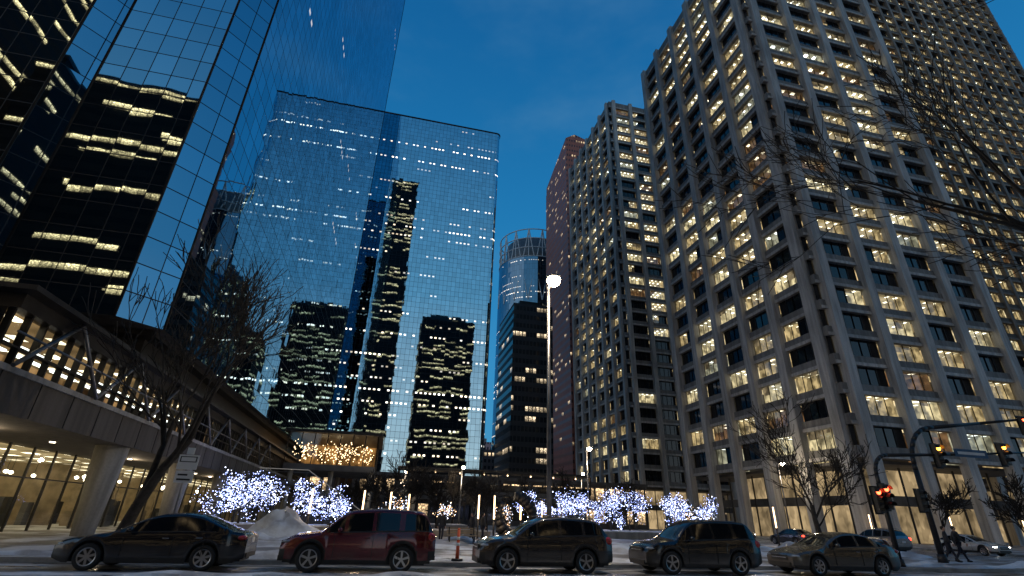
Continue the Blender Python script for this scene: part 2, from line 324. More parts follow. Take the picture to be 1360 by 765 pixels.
for (a,b,c,d,h) in ((36,62,300,330,38),(100,150,280,330,90),(-20,40,260,300,45),(120,170,150,200,130),(160,210,40,60,60),(-160,-70,60,120,90),(20,60,420,460,60)):
    mb=MB(); mb.box(a,b,c,d,0,h,Q1,ROOF); mb.box(a+5,b-5,c+5,d-5,h,h+4,BLACK); mb.build('distant_office_building')
R1=winfac('dark_tower_facade',(.024,.022,.023),3.0,3.9,.06,.42,.78,.34,(1,.72,.38),2.0,21.,3,rowpow=1.3,glass=(.012,.012,.014),wrough=.6,spec=.12)
R2=winfac('brown_tower_facade',(.030,.021,.017),3.0,3.9,.03,.40,.82,.34,(1,.66,.30),3.6,22.,6,rowpow=1.9,glass=(.012,.010,.009),wrough=.6,spec=.12)
for (a,b,c,d,h,m) in ((-31,-3,-92,-62,285,R1),(-62,-34,-90,-66,170,R1),(15,60,-105,-70,154,R1),(-108,-62.5,-104,-64,112,R2),(75,130,-90,-50,120,R1),(-150,-115,-80,-40,180,R2)):
    mb=MB(); mb.box(a,b,c,d,0,h,m,ROOF); mb.box(a+6,b-6,c+6,d-6,h,h+6,BLACK)
    mb.box(a-.15,b+.15,c-.15,d+.15,h,h+1.2,BLACK); mb.build('dark_office_tower')
# ---------------------------------------------------------------- podium of the mirror tower, restaurant
RC=room_ceil_glow('restaurant_ceiling_glow',.40,4.,(1,.72,.34),(1,.85,.55),2.4,2.4)
RW=room_wall_glow('restaurant_wall_glow',(1,.74,.28),1.6,.5,.6); RW.cycles.emission_sampling='AUTO'  # back wall glows as a stand-in for interior lighting, lights the room
PC=room_ceil_glow('podium_ceiling_glow',.26,3.2,(1,.62,.26),(1,.86,.58),3.,1.6); PWL=room_wall_glow('podium_wall_glow',(1,.56,.22),.42,.5)  # podium ceiling and wall carry their room light as emission
DOWN=emis('downlight',(1,.85,.6),12); STRIP=emis('strip_light',(.95,1,.92),3.5)
mb=MB(); rng=random.Random(4)
mb.box(-60,-14,20.8,128,4.6,6.2,FASC)
for k in range(45): mb.box(-14.001,-13.97,21.5+k*2.4,21.54+k*2.4,4.62,6.18,BLACK)
mb.box(-14.05,-13.9,20.78,128.02,6.0,6.22,CONC4)
mb.box(-60,-14.02,21,127.9,8.25,8.8,BLACK)
mb.box(-60,-13.4,20.4,128.3,8.8,9.0,BLACK)
t=21.2
while t<126:
    w=3.0; lit=rng.random()<.82
    if lit:
        C,W=rng.choice(((PC,PWL),(PC,PWL),ROOMS[2],ROOMS[0]))
        if t<34: C,W=PC,PWL
        mb.poly([(-14.5,t,8.2),(-14.5,t+w,8.2),(-19,t+w,8.2),(-19,t,8.2)],C,[(t,0),(t+w,0),(t+w,4.5),(t,4.5)])
        mb.poly([(-19,t,6.2),(-19,t+w,6.2),(-19,t+w,8.2),(-19,t,8.2)],W)
        mb.poly([(-14.4,t,6.2),(-14.4,t+w,6.2),(-14.4,t+w,8.25),(-14.4,t,8.25)],PANE)
    else: mb.poly([(-14.4,t,6.2),(-14.4,t+w,6.2),(-14.4,t+w,8.25),(-14.4,t,8.25)],DPANE)
    for j in range(3): mb.box(-14.5,-14.25,t-.05+j,t+.05+j,6.2,8.25,BLACK)
    mb.box(-14.45,-14.2,t,t+w,6.95,7.03,BLACK)
    t+=w
for k in range(9):
    mb.box(-18.1,-17.9,22+k*3,24.2+k*3,8.0,8.1,STRIP)
    mb.box(-16.1,-15.98,22+k*3,24.2+k*3,7.7,7.78,STRIP)
for k in range(8):
    y=21.5+k*6; mb.tube([(-13.75,y,6.2),(-13.75,y+3,8.8),(-13.75,y+6,6.2)],.09,8,GREYM)
mb.tube([(-13.75,21,7.35),(-13.75,70,7.35)],.05,6,GREYM)
mb.poly([(x,21.0,z) for x,z in((-60,6.2),(-14.4,6.2),(-14.4,8.25),(-60,8.25))],DPANE)
t=25
while t<92:
    mb.box(-20.12,-20,t-.05,t+.05,.13,4.6,BLACK)
    mb.poly([(-20.05,t,.13),(-20.05,t+2.2,.13),(-20.05,t+2.2,4.6),(-20.05,t,4.6)],PANE); t+=2.2
mb.box(-20.1,-19.98,25,92,2.9,2.97,BLACK)
mb.poly([(-30,25,.13),(-30,93,.13),(-30,93,4.5),(-30,25,4.5)],RW)
mb.poly([(-30,25,4.5),(-20.1,25,4.5),(-20.1,93,4.5),(-30,93,4.5)],RC,[(25,0),(25,10),(93,10),(93,0)])
mb.poly([(-60,25,.13),(-20.1,25,.13),(-20.1,25,4.55),(-60,25,4.55)],RW)
mb.poly([(-60,24.9,.13),(-20.1,24.9,.13),(-20.1,24.9,4.55),(-60,24.9,4.55)],PANE)
mb.box(-30,-19.9,93,128,.13,4.58,CONC3)
for k in range(7): mb.box(-29,-24,30+k*9,30.3+k*9,.13,4.45,WOODW)
for k in range(44):
    x=rng.uniform(-28,-21.0); y=rng.uniform(27,90); w=rng.uniform(.5,1.6)
    mb.box(x,x+w*.6,y,y+w,.13,rng.uniform(.85,2.1),rng.choice((WOODW,BLACK,CONC3)))
    mb.cyl((x,y,3.6),(x,y,4.5),.015,.015,4,BLACK); mb.ell((x,y,3.5),.15,.15,.12,DOWN,8,5)
for k in range(9):
    y=22.2+k*11
    mb.cyl((-14.9,y,.13),(-14.9,y,4.6),.50,.80,20,CONC4)
for k in range(22):
    mb.cyl((-17.3,23+k*4.6,4.585),(-17.3,23+k*4.6,4.55),.13,.13,8,DOWN)
mb.build('podium_restaurant_building')
# ---------------------------------------------------------------- plaza back structures
mb=MB(); rng=random.Random(9)
AMB=room_wall_glow('pavilion_wall_glow_amber',(1,.46,.13),.45,.6); BULB=emis('warm_bulb',(1,.68,.36),6)  # amber wall glows itself, interior light put into the surface; bulbs are lamps
mb.box(-14,-1.5,79,95,7.0,7.8,CONC3); mb.box(-14.6,-.9,78.4,95.5,12.1,12.5,BLACK)
mb.poly([(-14,94,7.8),(-1.5,94,7.8),(-1.5,94,12.1),(-14,94,12.1)],AMB)
for k in range(8): mb.box(-14+k*1.785-.06,-14+k*1.785+.06,79,79.12,7.8,12.1,BLACK)
for k in range(7): mb.box(-1.56,-1.44,79+k*2.6,79.12+k*2.6,7.8,12.1,BLACK)
mb.poly([(-14,79.06,7.8),(-1.5,79.06,7.8),(-1.5,79.06,12.1),(-14,79.06,12.1)],PANE)
for k in range(240): mb.octa((rng.uniform(-13.5,-2),rng.uniform(80,93),rng.uniform(9.0,11.3)),rng.uniform(.06,.12),BULB)
for x in(-13,-7.5,-2): 
    for y in(80,93): mb.cyl((x,y,.13),(x,y,7),.35,.35,12,CONC4)
mb.build('glass_pavilion')
mb=MB()
W1=winfac('podium_facade',(.09,.09,.095),2.4,4.4,.10,.25,.85,.5,(1,.68,.36),1.5,31.,2)
mb.box(-14,58,110,119,0,8.8,W1,ROOF); mb.box(-14.3,58.3,109.6,119.4,8.8,9.4,CONC3)
for k in range(12): mb.box(-12+k*6,-11.4+k*6,108.6,109.3,.13,8.8,CONC3)
mb.box(-12.5,55,108.4,109.6,4.6,5.4,CONC3)
mb.build('plaza_podium_building')
mb=MB()
mb.box(2,34,84,88,4.8,5.4,CONC3); mb.box(2,34,83.9,84,5.4,6.4,DPANE); mb.box(2,34,84,88,8.2,8.6,BLACK)
for k in range(9):
    mb.box(2+k*4,2.2+k*4,84,84.15,5.4,8.2,BLACK)
    if k<8: mb.octa((4+k*4,85.5,8.0),.14,BULB)
for k in (5,15,25,33): mb.cyl((k,86,.13),(k,86,4.8),.4,.4,12,CONC4)
mb.build('pedestrian_bridge')
mb=MB(); RAIL=emis('lit_handrail',(.9,.85,.8),.22)
for k in range(20):
    x=-1-k*.32; mb.box(x-.32,x,56,60,.13,.13+(k+1)*.21,CONC3)
mb.box(-12,-7.4,56,60,4.0,4.33,CONC3)
for y in (55.9,60.1):
    mb.tube([(-.8,y,1.2),(-7.4,y,5.4),(-12,y,5.4)],.03,6,RAIL if y<57 else GREYM)
    for k in range(14): mb.cyl((-1-k*.5,y,.3+k*.315),(-1-k*.5,y,1.3+k*.315),.025,.025,5,GREYM)
mb.build('outdoor_staircase')
# ---------------------------------------------------------------- ground, streets
def asphalt():
    m,nt=newmat('wet_asphalt'); p=POS(nt); f,_=NOISE(nt,p,.5,5,.6); f2,_=NOISE(nt,p,60,3); f3,_=NOISE(nt,VM(nt,'MULTIPLY',p,(.35,1.6,1)),.9,6,.65)
    snow=SMOOTH(nt,f3,.45,.60); base=MIX(nt,f2,(.03,.031,.033),(.062,.062,.064)); col=MIX(nt,M(nt,'MULTIPLY',snow,.85),base,(.58,.60,.63))
    r=M(nt,'ADD',SMOOTH(nt,f,.35,.65,.18,.55),M(nt,'MULTIPLY',snow,.3))
    OUT(nt,PRIN(nt,col,r,normal=BUMP(nt,M(nt,'ADD',M(nt,'MULTIPLY',f2,.2),snow),.5,.03))); return m
def paving():
    m,nt=newmat('snowy_paving'); p=POS(nt); s=nt.nodes.new('ShaderNodeSeparateXYZ'); nt.links.new(p,s.inputs[0])
    j=M(nt,'MAXIMUM',M(nt,'LESS_THAN',M(nt,'FRACT',M(nt,'DIVIDE',s.outputs[0],1.2)),.02),M(nt,'LESS_THAN',M(nt,'FRACT',M(nt,'DIVIDE',s.outputs[1],1.2)),.02))
    f,_=NOISE(nt,p,.35,6,.62); f2,_=NOISE(nt,p,18,4); sn=SMOOTH(nt,f,.46,.57)
    col=MIX(nt,j,MIX(nt,f2,(.10,.095,.09),(.16,.155,.15)),(.05,.05,.05)); col=MIX(nt,sn,col,(.62,.64,.68))
    OUT(nt,PRIN(nt,col,M(nt,'ADD',.45,M(nt,'MULTIPLY',sn,.4)),normal=BUMP(nt,M(nt,'ADD',sn,M(nt,'MULTIPLY',f2,.15)),.6,.05))); return m
ASP=asphalt(); PAV=paving(); PAINT=simple('road_paint',(.6,.6,.58),.7,0,.4,3)
GR=simple('ground_dark',(.06,.06,.06),.9)
def snowm():
    m,nt=newmat('snow'); p=POS(nt); f,_=NOISE(nt,p,3,5,.6); f2,_=NOISE(nt,p,.8,3)
    OUT(nt,PRIN(nt,MIX(nt,SMOOTH(nt,f2,.4,.65),(.72,.76,.82),(.40,.40,.42)),.75,normal=BUMP(nt,f,.7,.08))); return m
SNOW=snowm()
def sheet(name,x0,x1,y0,y1,z,mat):
    mb=MB(); mb.poly([(x0,y0,z),(x1,y0,z),(x1,y1,z),(x0,y1,z)],mat); return mb.build(name)
sheet('ground',-2500,2500,-2500,2500,-.03,GR)
sheet('road',-600,600,6.5,19.9,0,ASP); sheet('cross_road',36,50,19.9,600,.0,ASP)
mb=MB()
for (a,b,c,d) in ((-600,35.8,20.05,420),(50.2,600,20.05,420),(-600,600,-50,6.35)):
    mb.box(a,b,c,d,-.02,.13,PAV)
mb.build('pavement')
mb=MB(); KC=simple('kerb_concrete',(.3,.3,.29),.8)
mb.box(-600,35.95,19.9,20.04,-.02,.135,KC); mb.box(50.05,600,19.9,20.04,-.02,.135,KC); mb.box(-600,600,6.36,6.5,-.02,.135,KC)
mb.box(35.81,35.95,20.05,420,-.02,.135,KC); mb.box(50.05,50.19,20.05,420,-.02,.135,KC); mb.build('kerb')
mb=MB()
for k in range(-12,14):
    for y in (10.9,15.3): mb.poly([(k*6,y,.004),(k*6+3,y,.004),(k*6+3,y+.12,.004),(k*6,y+.12,.004)],PAINT)
for k in range(10): mb.poly([(36.5+k*1.35,21,.004),(37.1+k*1.35,21,.004),(37.1+k*1.35,24,.004),(36.5+k*1.35,24,.004)],PAINT)
mb.build('road_markings')
def snowstrip(name,x0,x1,y,wid,hh,seed,dx=.35,zb=.125):
    rng=random.Random(seed); mb=MB(); n=int((x1-x0)/dx); rows=[]
    for i in range(n+1):
        x=x0+i*dx; w=wid*(.35+.9*abs(mathutils.noise.noise((x*.35,seed,0)))*1.6); h=hh*max(0.03,.35+1.3*mathutils.noise.noise((x*.5,seed+5,0)))
        r=[]
        for j in range(7):
            f=j/6*2-1; zz=h*max(0,1-f*f)*(1+.35*mathutils.noise.noise((x*2,j*.9,seed)))
            r.append((x+rng.uniform(-.05,.05),y+f*w/2+.12*mathutils.noise.noise((x*1.3,seed,j)),zb+zz if j not in(0,6) else zb-.025))
        rows.append(r)
    for i in range(n):
        for j in range(6): mb.poly([rows[i][j],rows[i+1][j],rows[i+1][j+1],rows[i][j+1]],SNOW,smooth=True)
    return mb.build(name)
snowstrip('snow_bank',-40,35,20.9,1.5,.32,1); snowstrip('snow_bank',-12,34,28.5,3.2,.38,2); snowstrip('snow_bank',51,90,22,1.6,.4,3); snowstrip('snow_bank',-13,34,34,3.5,.5,4)
snowstrip('snow_bank',-30,34,16.6,.9,.12,7,zb=.012)
mb=MB(); nu,nv=28,10
g=[]
for a in range(nv+1):
    row=[]
    for b in range(nu):
        th=2*math.pi*b/nu; r=a/nv; nn=1+.35*mathutils.noise.noise((math.cos(th)*1.5,math.sin(th)*1.5,r*2))
        row.append((-6+2.6*r*nn*math.cos(th),38+1.6*r*nn*math.sin(th),.12+1.45*(1-r**1.6)*nn*(1+.25*mathutils.noise.noise((math.cos(th),r*3,4)))))
    g.append(row)
for a in range(nv):
    for b in range(nu): mb.poly([g[a][b],g[a+1][b],g[a+1][(b+1)%nu],g[a][(b+1)%nu]],SNOW,smooth=True)
mb.build('snow_mound')
mb=MB(); 
for (a,b,c,d,h) in ((-12,-2,44,49,.6),(14,35,48,54,.7),(2,9,44,46,.55),(-3,10,62,66,.7)):
    mb.box(a,b,c,d,.1,h,CONC2); mb.box(a+.25,b-.25,c+.25,d-.25,h-.02,h+.09,SNOW)
mb.build('planter_wall')
# ---------------------------------------------------------------- trees
def grow(mb,p,d,L,r,depth,rng,tips,spread=.55,up=.12,segs=3,kids=(2,3),minr=.008):
    pts=[p]; cur=Vector(p); dd=Vector(d).normalized(); rr=[r]
    for i in range(segs):
        dd=(dd+Vector((rng.gauss(0,.12),rng.gauss(0,.12),rng.gauss(0,.08)+up*.3))).normalized()
        cur=cur+dd*L/segs; pts.append(cur.copy()); rr.append(max(minr,r*(1-.42*(i+1)/segs)))
    for i in range(segs): mb.cyl(pts[i],pts[i+1],rr[i],rr[i+1],7 if r>.08 else (5 if r>.025 else 3),BARK,False)
    tips.append((pts,depth))
    if depth==0: return
    n=rng.randint(*kids)
    for k in range(n+1):
        t=1.0 if k<n-1 else rng.uniform(.35,.85); idx=min(segs,max(1,int(round(t*segs))))
        a=rng.uniform(0,2*math.pi); o=dd.orthogonal().normalized(); q=Matrix.Rotation(a,3,dd)@o
        nd=(dd+q*rng.uniform(spread*.5,spread*1.4)+Vector((0,0,up))).normalized()
        grow(mb,pts[idx],nd,L*rng.uniform(.62,.86),max(minr,rr[idx]*rng.uniform(.55,.78)),depth-1,rng,tips,spread,up,segs,kids,minr)
def bare_tree(loc,H,seed,depth=5,r=.16,spread=.6,up=.12,lean=(0,0),trunk=.28,minr=.008,kids=(2,3)):
    rng=random.Random(seed); mb=MB(); tips=[]
    p=Vector((loc[0],loc[1],.05)); mb.cyl(p,p+Vector((lean[0]*.2,lean[1]*.2,.35)),r*1.5,r*1.05,9,BARK,False)
    grow(mb,p+Vector((lean[0]*.2,lean[1]*.2,.35)),(lean[0],lean[1],1),H*trunk,r,depth,rng,tips,spread,up,minr=minr,kids=kids)
    return mb,tips
mb,_=bare_tree((-8.8,22),13,3,6,.23,.5,.16,lean=(.16,.02),trunk=.30,minr=.016,kids=(2,2)); mb.build('bare_tree')
mb,_=bare_tree((24.4,26),9.5,8,6,.18,.6,.12,trunk=.27,minr=.018,kids=(2,2)); mb.build('bare_tree')
mb,_=bare_tree((16.3,4.6),19,17,6,.25,.62,.08,trunk=.28,lean=(-.06,.10),minr=.010,kids=(2,2)); mb.build('bare_tree')
for i,(x,y,h) in enumerate(((0,70,8),(4.5,74,9),(9,68,8),(13,78,9),(-3,72,7),(19,72,8),(27,75,9),(33,70,8),(6,58,6.5),(56,44,8),(52.5,34,7),(2,60,8),(11,56,7))):
    mb,_=bare_tree((x,y),h,40+i,5,.15,.65,.1,minr=.028,kids=(2,3)); mb.build('bare_tree')
LB=emis('fairy_light_cool',(.36,.45,1.0),5.5); LW=emis('fairy_light_white',(.72,.78,1),8); LA=emis('fairy_light_warm',(1,.6,.3),6)
def light_tree(loc,H,seed,nl=650,mats=(LB,LB,LW),rr=.030):
    rng=random.Random(seed); mb,tips=bare_tree(loc,H,seed,5,.1,.85,.04,trunk=.25,minr=.014,kids=(2,3))
    segs=[(p,d) for p,d in tips if d<=4]
    for k in range(nl):
        pts,d=rng.choice(segs); i=rng.randrange(len(pts)-1); f=rng.random()
        q=Vector(pts[i]).lerp(Vector(pts[i+1]),f)+Vector((rng.gauss(0,.14),rng.gauss(0,.14),rng.gauss(0,.14)))
        mb.octa(q,rng.choice((.5,.7,1,1.7))*rr,rng.choice(mats))
    return mb.build('lit_tree')
LT=[(-10.2,44.5,5.7),(-8.4,47.5,6.2),(-6.3,45.6,5.7),(-11.2,47,5.7),(-4.6,48,5.3),
    (14.6,50.5,5.0),(17.0,49.8,5.7),(19.6,51.5,6.0),(22.4,50.3,6.2),(25.2,51.8,6.2),(28.2,50.2,6.1),(31.3,51.7,5.9),(34.2,50.3,5.5)]
def plight(name,loc,col,e,r=.1):
    l=bpy.data.lights.new(name,'POINT'); l.color=col; l.energy=e; l.shadow_soft_size=r
    o=bpy.data.objects.new(name,l); sc.collection.objects.link(o); o.location=loc; return o
for i,(x,y,h) in enumerate(LT):
    light_tree((x,y),h,100+i,640)
    if i%2==0: plight('fairy_light_glow',(x,y,2.6),(.42,.52,1),18,.5)
for i,(x,y) in enumerate(((1.5,46),(35,56),(13,60),(6.2,52))):
    light_tree((x,y),3.8,160+i,200,(LW,LA))
for y in (27,42,60): plight('downlight_glow',(-17.3,y,4.3),(1,.78,.5),90,.15)
# ---------------------------------------------------------------- street furniture
LAMP=emis('lamp_lens',(1,.80,.52),90); TUBE=emis('post_tube',(1,.66,.36),5.5)
def street_lamp(x,y,h,e,big=1.):
    mb=MB(); mb.cyl((0,0,0),(0,0,.5),.2,.16,12,GREYM); mb.cyl((0,0,.5),(0,0,h),.11,.065,12,GREYM)
    mb.tube([(0,0,h-.1),(0,-.25,h+.12),(0,-.7,h+.2)],.04,8,GREYM)
    mb.ell((0,-.85,h+.24),.2*big,.42,.12,GREYM,14,8); mb.ell((0,-.88,h+.07),.17*big,.34,.17*big,LAMP,14,8)
    mb.ell((0,.0,h+.05),.09,.09,.12,GREYM,10,6)
    o=mb.build('street_lamp',(x,y,.13)); l=plight('street_lamp_light',(x,y-.9,h-.45),(1,.80,.55),e,.2); return o
street_lamp(7.1,22.3,12.4,2200,2.0); street_lamp(22.8,57,9,700,1.5); street_lamp(51.5,60,9,500,1.3); street_lamp(34.8,90,9,500,1.5); street_lamp(9.5,66,7,500,1.2); street_lamp(3,78,7,400,1.2)
def post_light(x,y,e=75):
    mb=MB(); mb.cyl((0,0,0),(0,0,1.35),.07,.07,10,BLACK); mb.cyl((0,0,1.35),(0,0,3.0),.055,.055,10,TUBE); mb.cyl((0,0,3.0),(0,0,3.1),.08,.08,10,BLACK)
    mb.cyl((0,0,1.30),(0,0,1.37),.09,.09,10,BLACK); mb.cyl((0,0,0),(0,0,.05),.16,.16,10,BLACK)
    mb.build('light_column',(x,y,.13)); plight('light_column_glow',(x,y-.25,2.3),(1,.70,.42),e,.1)
for x,y in ((-4.75,40),(-1.2,40),(.7,41),(2.2,44),(7.2,40),(8.4,40),(11.5,44),(14.6,48),(33,40),(53.7,50),(62,47.5),(72,47)): post_light(x,y)
WHT=simple('sign_white',(.75,.75,.75),.5,0,.05); SRED=simple('sign_red',(.5,.03,.03),.5); SGR=simple('sign_blue',(.03,.10,.22),.5)
mb=MB(); mb.cyl((0,0,0),(0,0,3.35),.03,.03,8,GREYM); mb.box(-.33,.33,-.06,-.04,2.75,3.25,WHT); mb.box(-.28,.28,-.065,-.062,3.0,3.2,BLACK); mb.box(-.24,.24,-.07,-.067,3.03,3.17,WHT)
mb.box(-.3,.3,-.06,-.04,2.3,2.7,WHT); mb.box(-.22,.22,-.065,-.062,2.38,2.44,BLACK); mb.box(-.22,.1,-.065,-.062,2.54,2.6,BLACK)
mb.box(-.12,.12,-.06,-.03,3.27,3.5,WHT)
mb.build('parking_sign',(-7.0,21.3,.13))
ORG=simple('delineator_orange',(.65,.10,.03),.5)
mb=MB(); mb.cyl((0,0,0),(0,0,.08),.22,.2,14,BLACK); mb.cyl((0,0,.08),(0,0,1.05),.07,.05,12,ORG); mb.cyl((0,0,.7),(0,0,.8),.062,.06,12,WHT); mb.cyl((0,0,.5),(0,0,.6),.067,.064,12,WHT); mb.ell((0,0,1.05),.055,.055,.05,ORG,10,6)
mb.build('traffic_delineator',(3.0,20.6,.13))
SR=emis('signal_red',(1,.06,.02),14); SA=emis('signal_amber',(1,.32,.03),14); SOFFM=simple('signal_lens_off',(.03,.03,.03),.2); YEL=simple('signal_housing',(.03,.03,.03),.5)
def head(mb,x,y,z,lit,mat,d=-1):
    mb.box(x-.17,x+.17,y-.1,y+.12,z-.55,z+.55,YEL); mb.box(x-.24,x+.24,y+.125,y+.14,z-.62,z+.62,BLACK)
    for k in range(3):
        zz=z+.35-k*.35; m=mat if k==lit else SOFFM
        mb.cyl((x,y-.10,zz),(x,y-.125,zz),.125,.125,14,m)
        for a in range(9):
            t0=math.pi*a/9-.15;t1=math.pi*(a+1)/9+.0
            mb.poly([(x+.15*math.cos(t0),y-.1,zz+.15*math.sin(t0)),(x+.15*math.cos(t1),y-.1,zz+.15*math.sin(t1)),(x+.15*math.cos(t1),y-.32,zz+.15*math.sin(t1)),(x+.15*math.cos(t0),y-.32,zz+.15*math.sin(t0))],BLACK)
mb=MB(); mb.cyl((0,0,0),(0,0,.3),.2,.17,12,BLACK)
arc=[(0,0,.3),(.0,0,3.4)]+[(.9*(1-math.cos(a)),0,3.9+.95*math.sin(a)) for a in [i*math.pi/2/6 for i in range(7)]]+[(5,0,5.1),(10.5,0,5.5)]
mb.tube(arc,[.12,.1]+[.09]*7+[.07,.045],10,BLACK)
head(mb,-.05,-.25,2.9,0,SR); head(mb,-.5,-.2,2.75,0,SR); head(mb,4.1,-.12,5.0,0,SA); head(mb,8.6,-.12,5.3,0,SA); mb.box(5.3,7.5,-.08,-.05,5.02,5.42,SGR); mb.box(5.5,7.3,-.085,-.082,5.15,5.29,WHT)
mb.build('traffic_signal',(23.2,20.6,.13))
mb=MB(); mb.cyl((0,0,0),(0,0,.4),.24,.2,12,BLACK)
arc=[(0,0,.4),(.0,0,4.6)]+[(2.2*(1-math.cos(a)),0,4.9+2.2*math.sin(a)) for a in [i*math.pi/2/7 for i in range(8)]]+[(6,0,7.6),(12,0,8.4)]
mb.tube(arc,[.15,.13]+[.12]*8+[.09,.06],10,BLACK); head(mb,9.5,-.15,7.7,0,SR); head(mb,-.4,-.15,3.0,2,SOFFM)
mb.build('traffic_signal',(29.2,23.4,.13))
def bench(x,y):
    mb=MB(); 
    for k in range(4): mb.box(-.9,.9,-.25+k*.13,-.15+k*.13,.43,.47,WOODW)
    for k in range(3): mb.box(-.9,.9,.28,.31,.55+k*.12,.64+k*.12,WOODW)
    for xx in(-.75,.75): mb.box(xx-.03,xx+.03,-.22,.26,.38,.43,BLACK); mb.box(xx-.03,xx+.03,-.2,-.15,0,.38,BLACK); mb.box(xx-.03,xx+.03,.22,.28,0,.9,BLACK)
    mb.build('park_bench',(x,y,.13))
bench(5,33); bench(12,36); bench(-2,33.5)
def bin_(x,y):
    mb=MB(); mb.cyl((0,0,0),(0,0,.85),.25,.28,14,BLACK); mb.cyl((0,0,.85),(0,0,1.0),.3,.2,14,GREYM); mb.build('litter_bin',(x,y,.13))
bin_(9.5,22.6); bin_(27,25)
mb=MB(); pts=[Vector((math.sin(a)*1.5,math.cos(a*.7)*.6,1.6+1.5*math.cos(a))) for a in [i*2*math.pi/22 for i in range(20)]]
mb.tube(pts,[.35+.18*math.sin(i*.6) for i in range(20)],10,BLACK); mb.box(-1,1,-.8,.8,0,.3,CONC3); mb.build('plaza_sculpture',(10.6,42,.13))
# ---------------------------------------------------------------- cars
RUB=simple('tyre_rubber',(.018,.018,.018),.8); RIM=simple('alloy_rim',(.40,.40,.41),.3,.9,.1); CGL=simple('car_glass',(.008,.009,.011),.04,0,.1,spec=.5)
TRIM=simple('black_trim',(.015,.015,.015),.5); TL=simple('tail_lamp_red',(.35,.01,.01),.15,coat=1.); HL=simple('head_lamp_clear',(.35,.37,.40),.08,.3,coat=1.); CHR=simple('chrome',(.6,.6,.6),.12,1.)
def paint(name,col,metal=.35):
    m,nt=newmat(name); p=POS(nt); f,_=NOISE(nt,p,1.5,4); s=nt.nodes.new('ShaderNodeSeparateXYZ'); nt.links.new(p,s.inputs[0])
    dirt=M(nt,'MULTIPLY',SMOOTH(nt,s.outputs[2],.25,.85,1,0),SMOOTH(nt,f,.3,.7,.3,1.))
    c=MIX(nt,M(nt,'MULTIPLY',dirt,.5),col,(.09,.085,.08)); OUT(nt,PRIN(nt,c,M(nt,'ADD',.22,M(nt,'MULTIPLY',dirt,.45)),metal,coat=.7)); return m
def interp(tab,x):
    if x<=tab[0][0]: return tab[0][1]
    for (x0,y0),(x1,y1) in zip(tab,tab[1:]):
        if x<=x1:
            t=(x-x0)/(x1-x0); return y0+(y1-y0)*t
    return tab[-1][1]
def smooth_tab(tab,x,h=.09): return (interp(tab,x-h)+interp(tab,x)*2+interp(tab,x+h))/4
SEDAN=dict(L=4.85,W=.92,belt=[(0,.60),(.12,.70),(.5,.80),(1.35,.93),(1.9,.95),(3.9,1.0),(4.3,1.03),(4.75,.98),(4.85,.86)],
  roof=[(1.28,.92),(2.05,1.32),(2.45,1.43),(3.0,1.46),(3.5,1.40),(3.95,1.22),(4.4,1.04)],wx=(.93,3.80),r=.335,pill=[(2.02,2.10),(2.88,2.98),(3.72,3.86)],suv=False)
SUV=dict(L=4.6,W=.92,belt=[(0,.66),(.10,.84),(.4,.97),(1.2,1.06),(1.7,1.06),(3.8,1.13),(4.35,1.14),(4.55,1.08),(4.6,.95)],
  roof=[(1.12,1.04),(1.75,1.48),(2.15,1.63),(2.8,1.68),(3.6,1.65),(4.0,1.60),(4.22,1.5),(4.46,1.13)],wx=(.88,3.58),r=.365,pill=[(1.88,1.96),(2.66,2.76),(3.5,3.62)],suv=True)
def boxy(d,dz=.04):
    e=dict(d); e['roof']=[(1.12,1.05),(1.62,1.50),(1.95,1.68),(2.8,1.74),(3.7,1.73),(4.15,1.70),(4.3,1.6),(4.5,1.13)]; e['pill']=[(1.8,1.88),(2.62,2.74),(3.45,3.58)]; return e
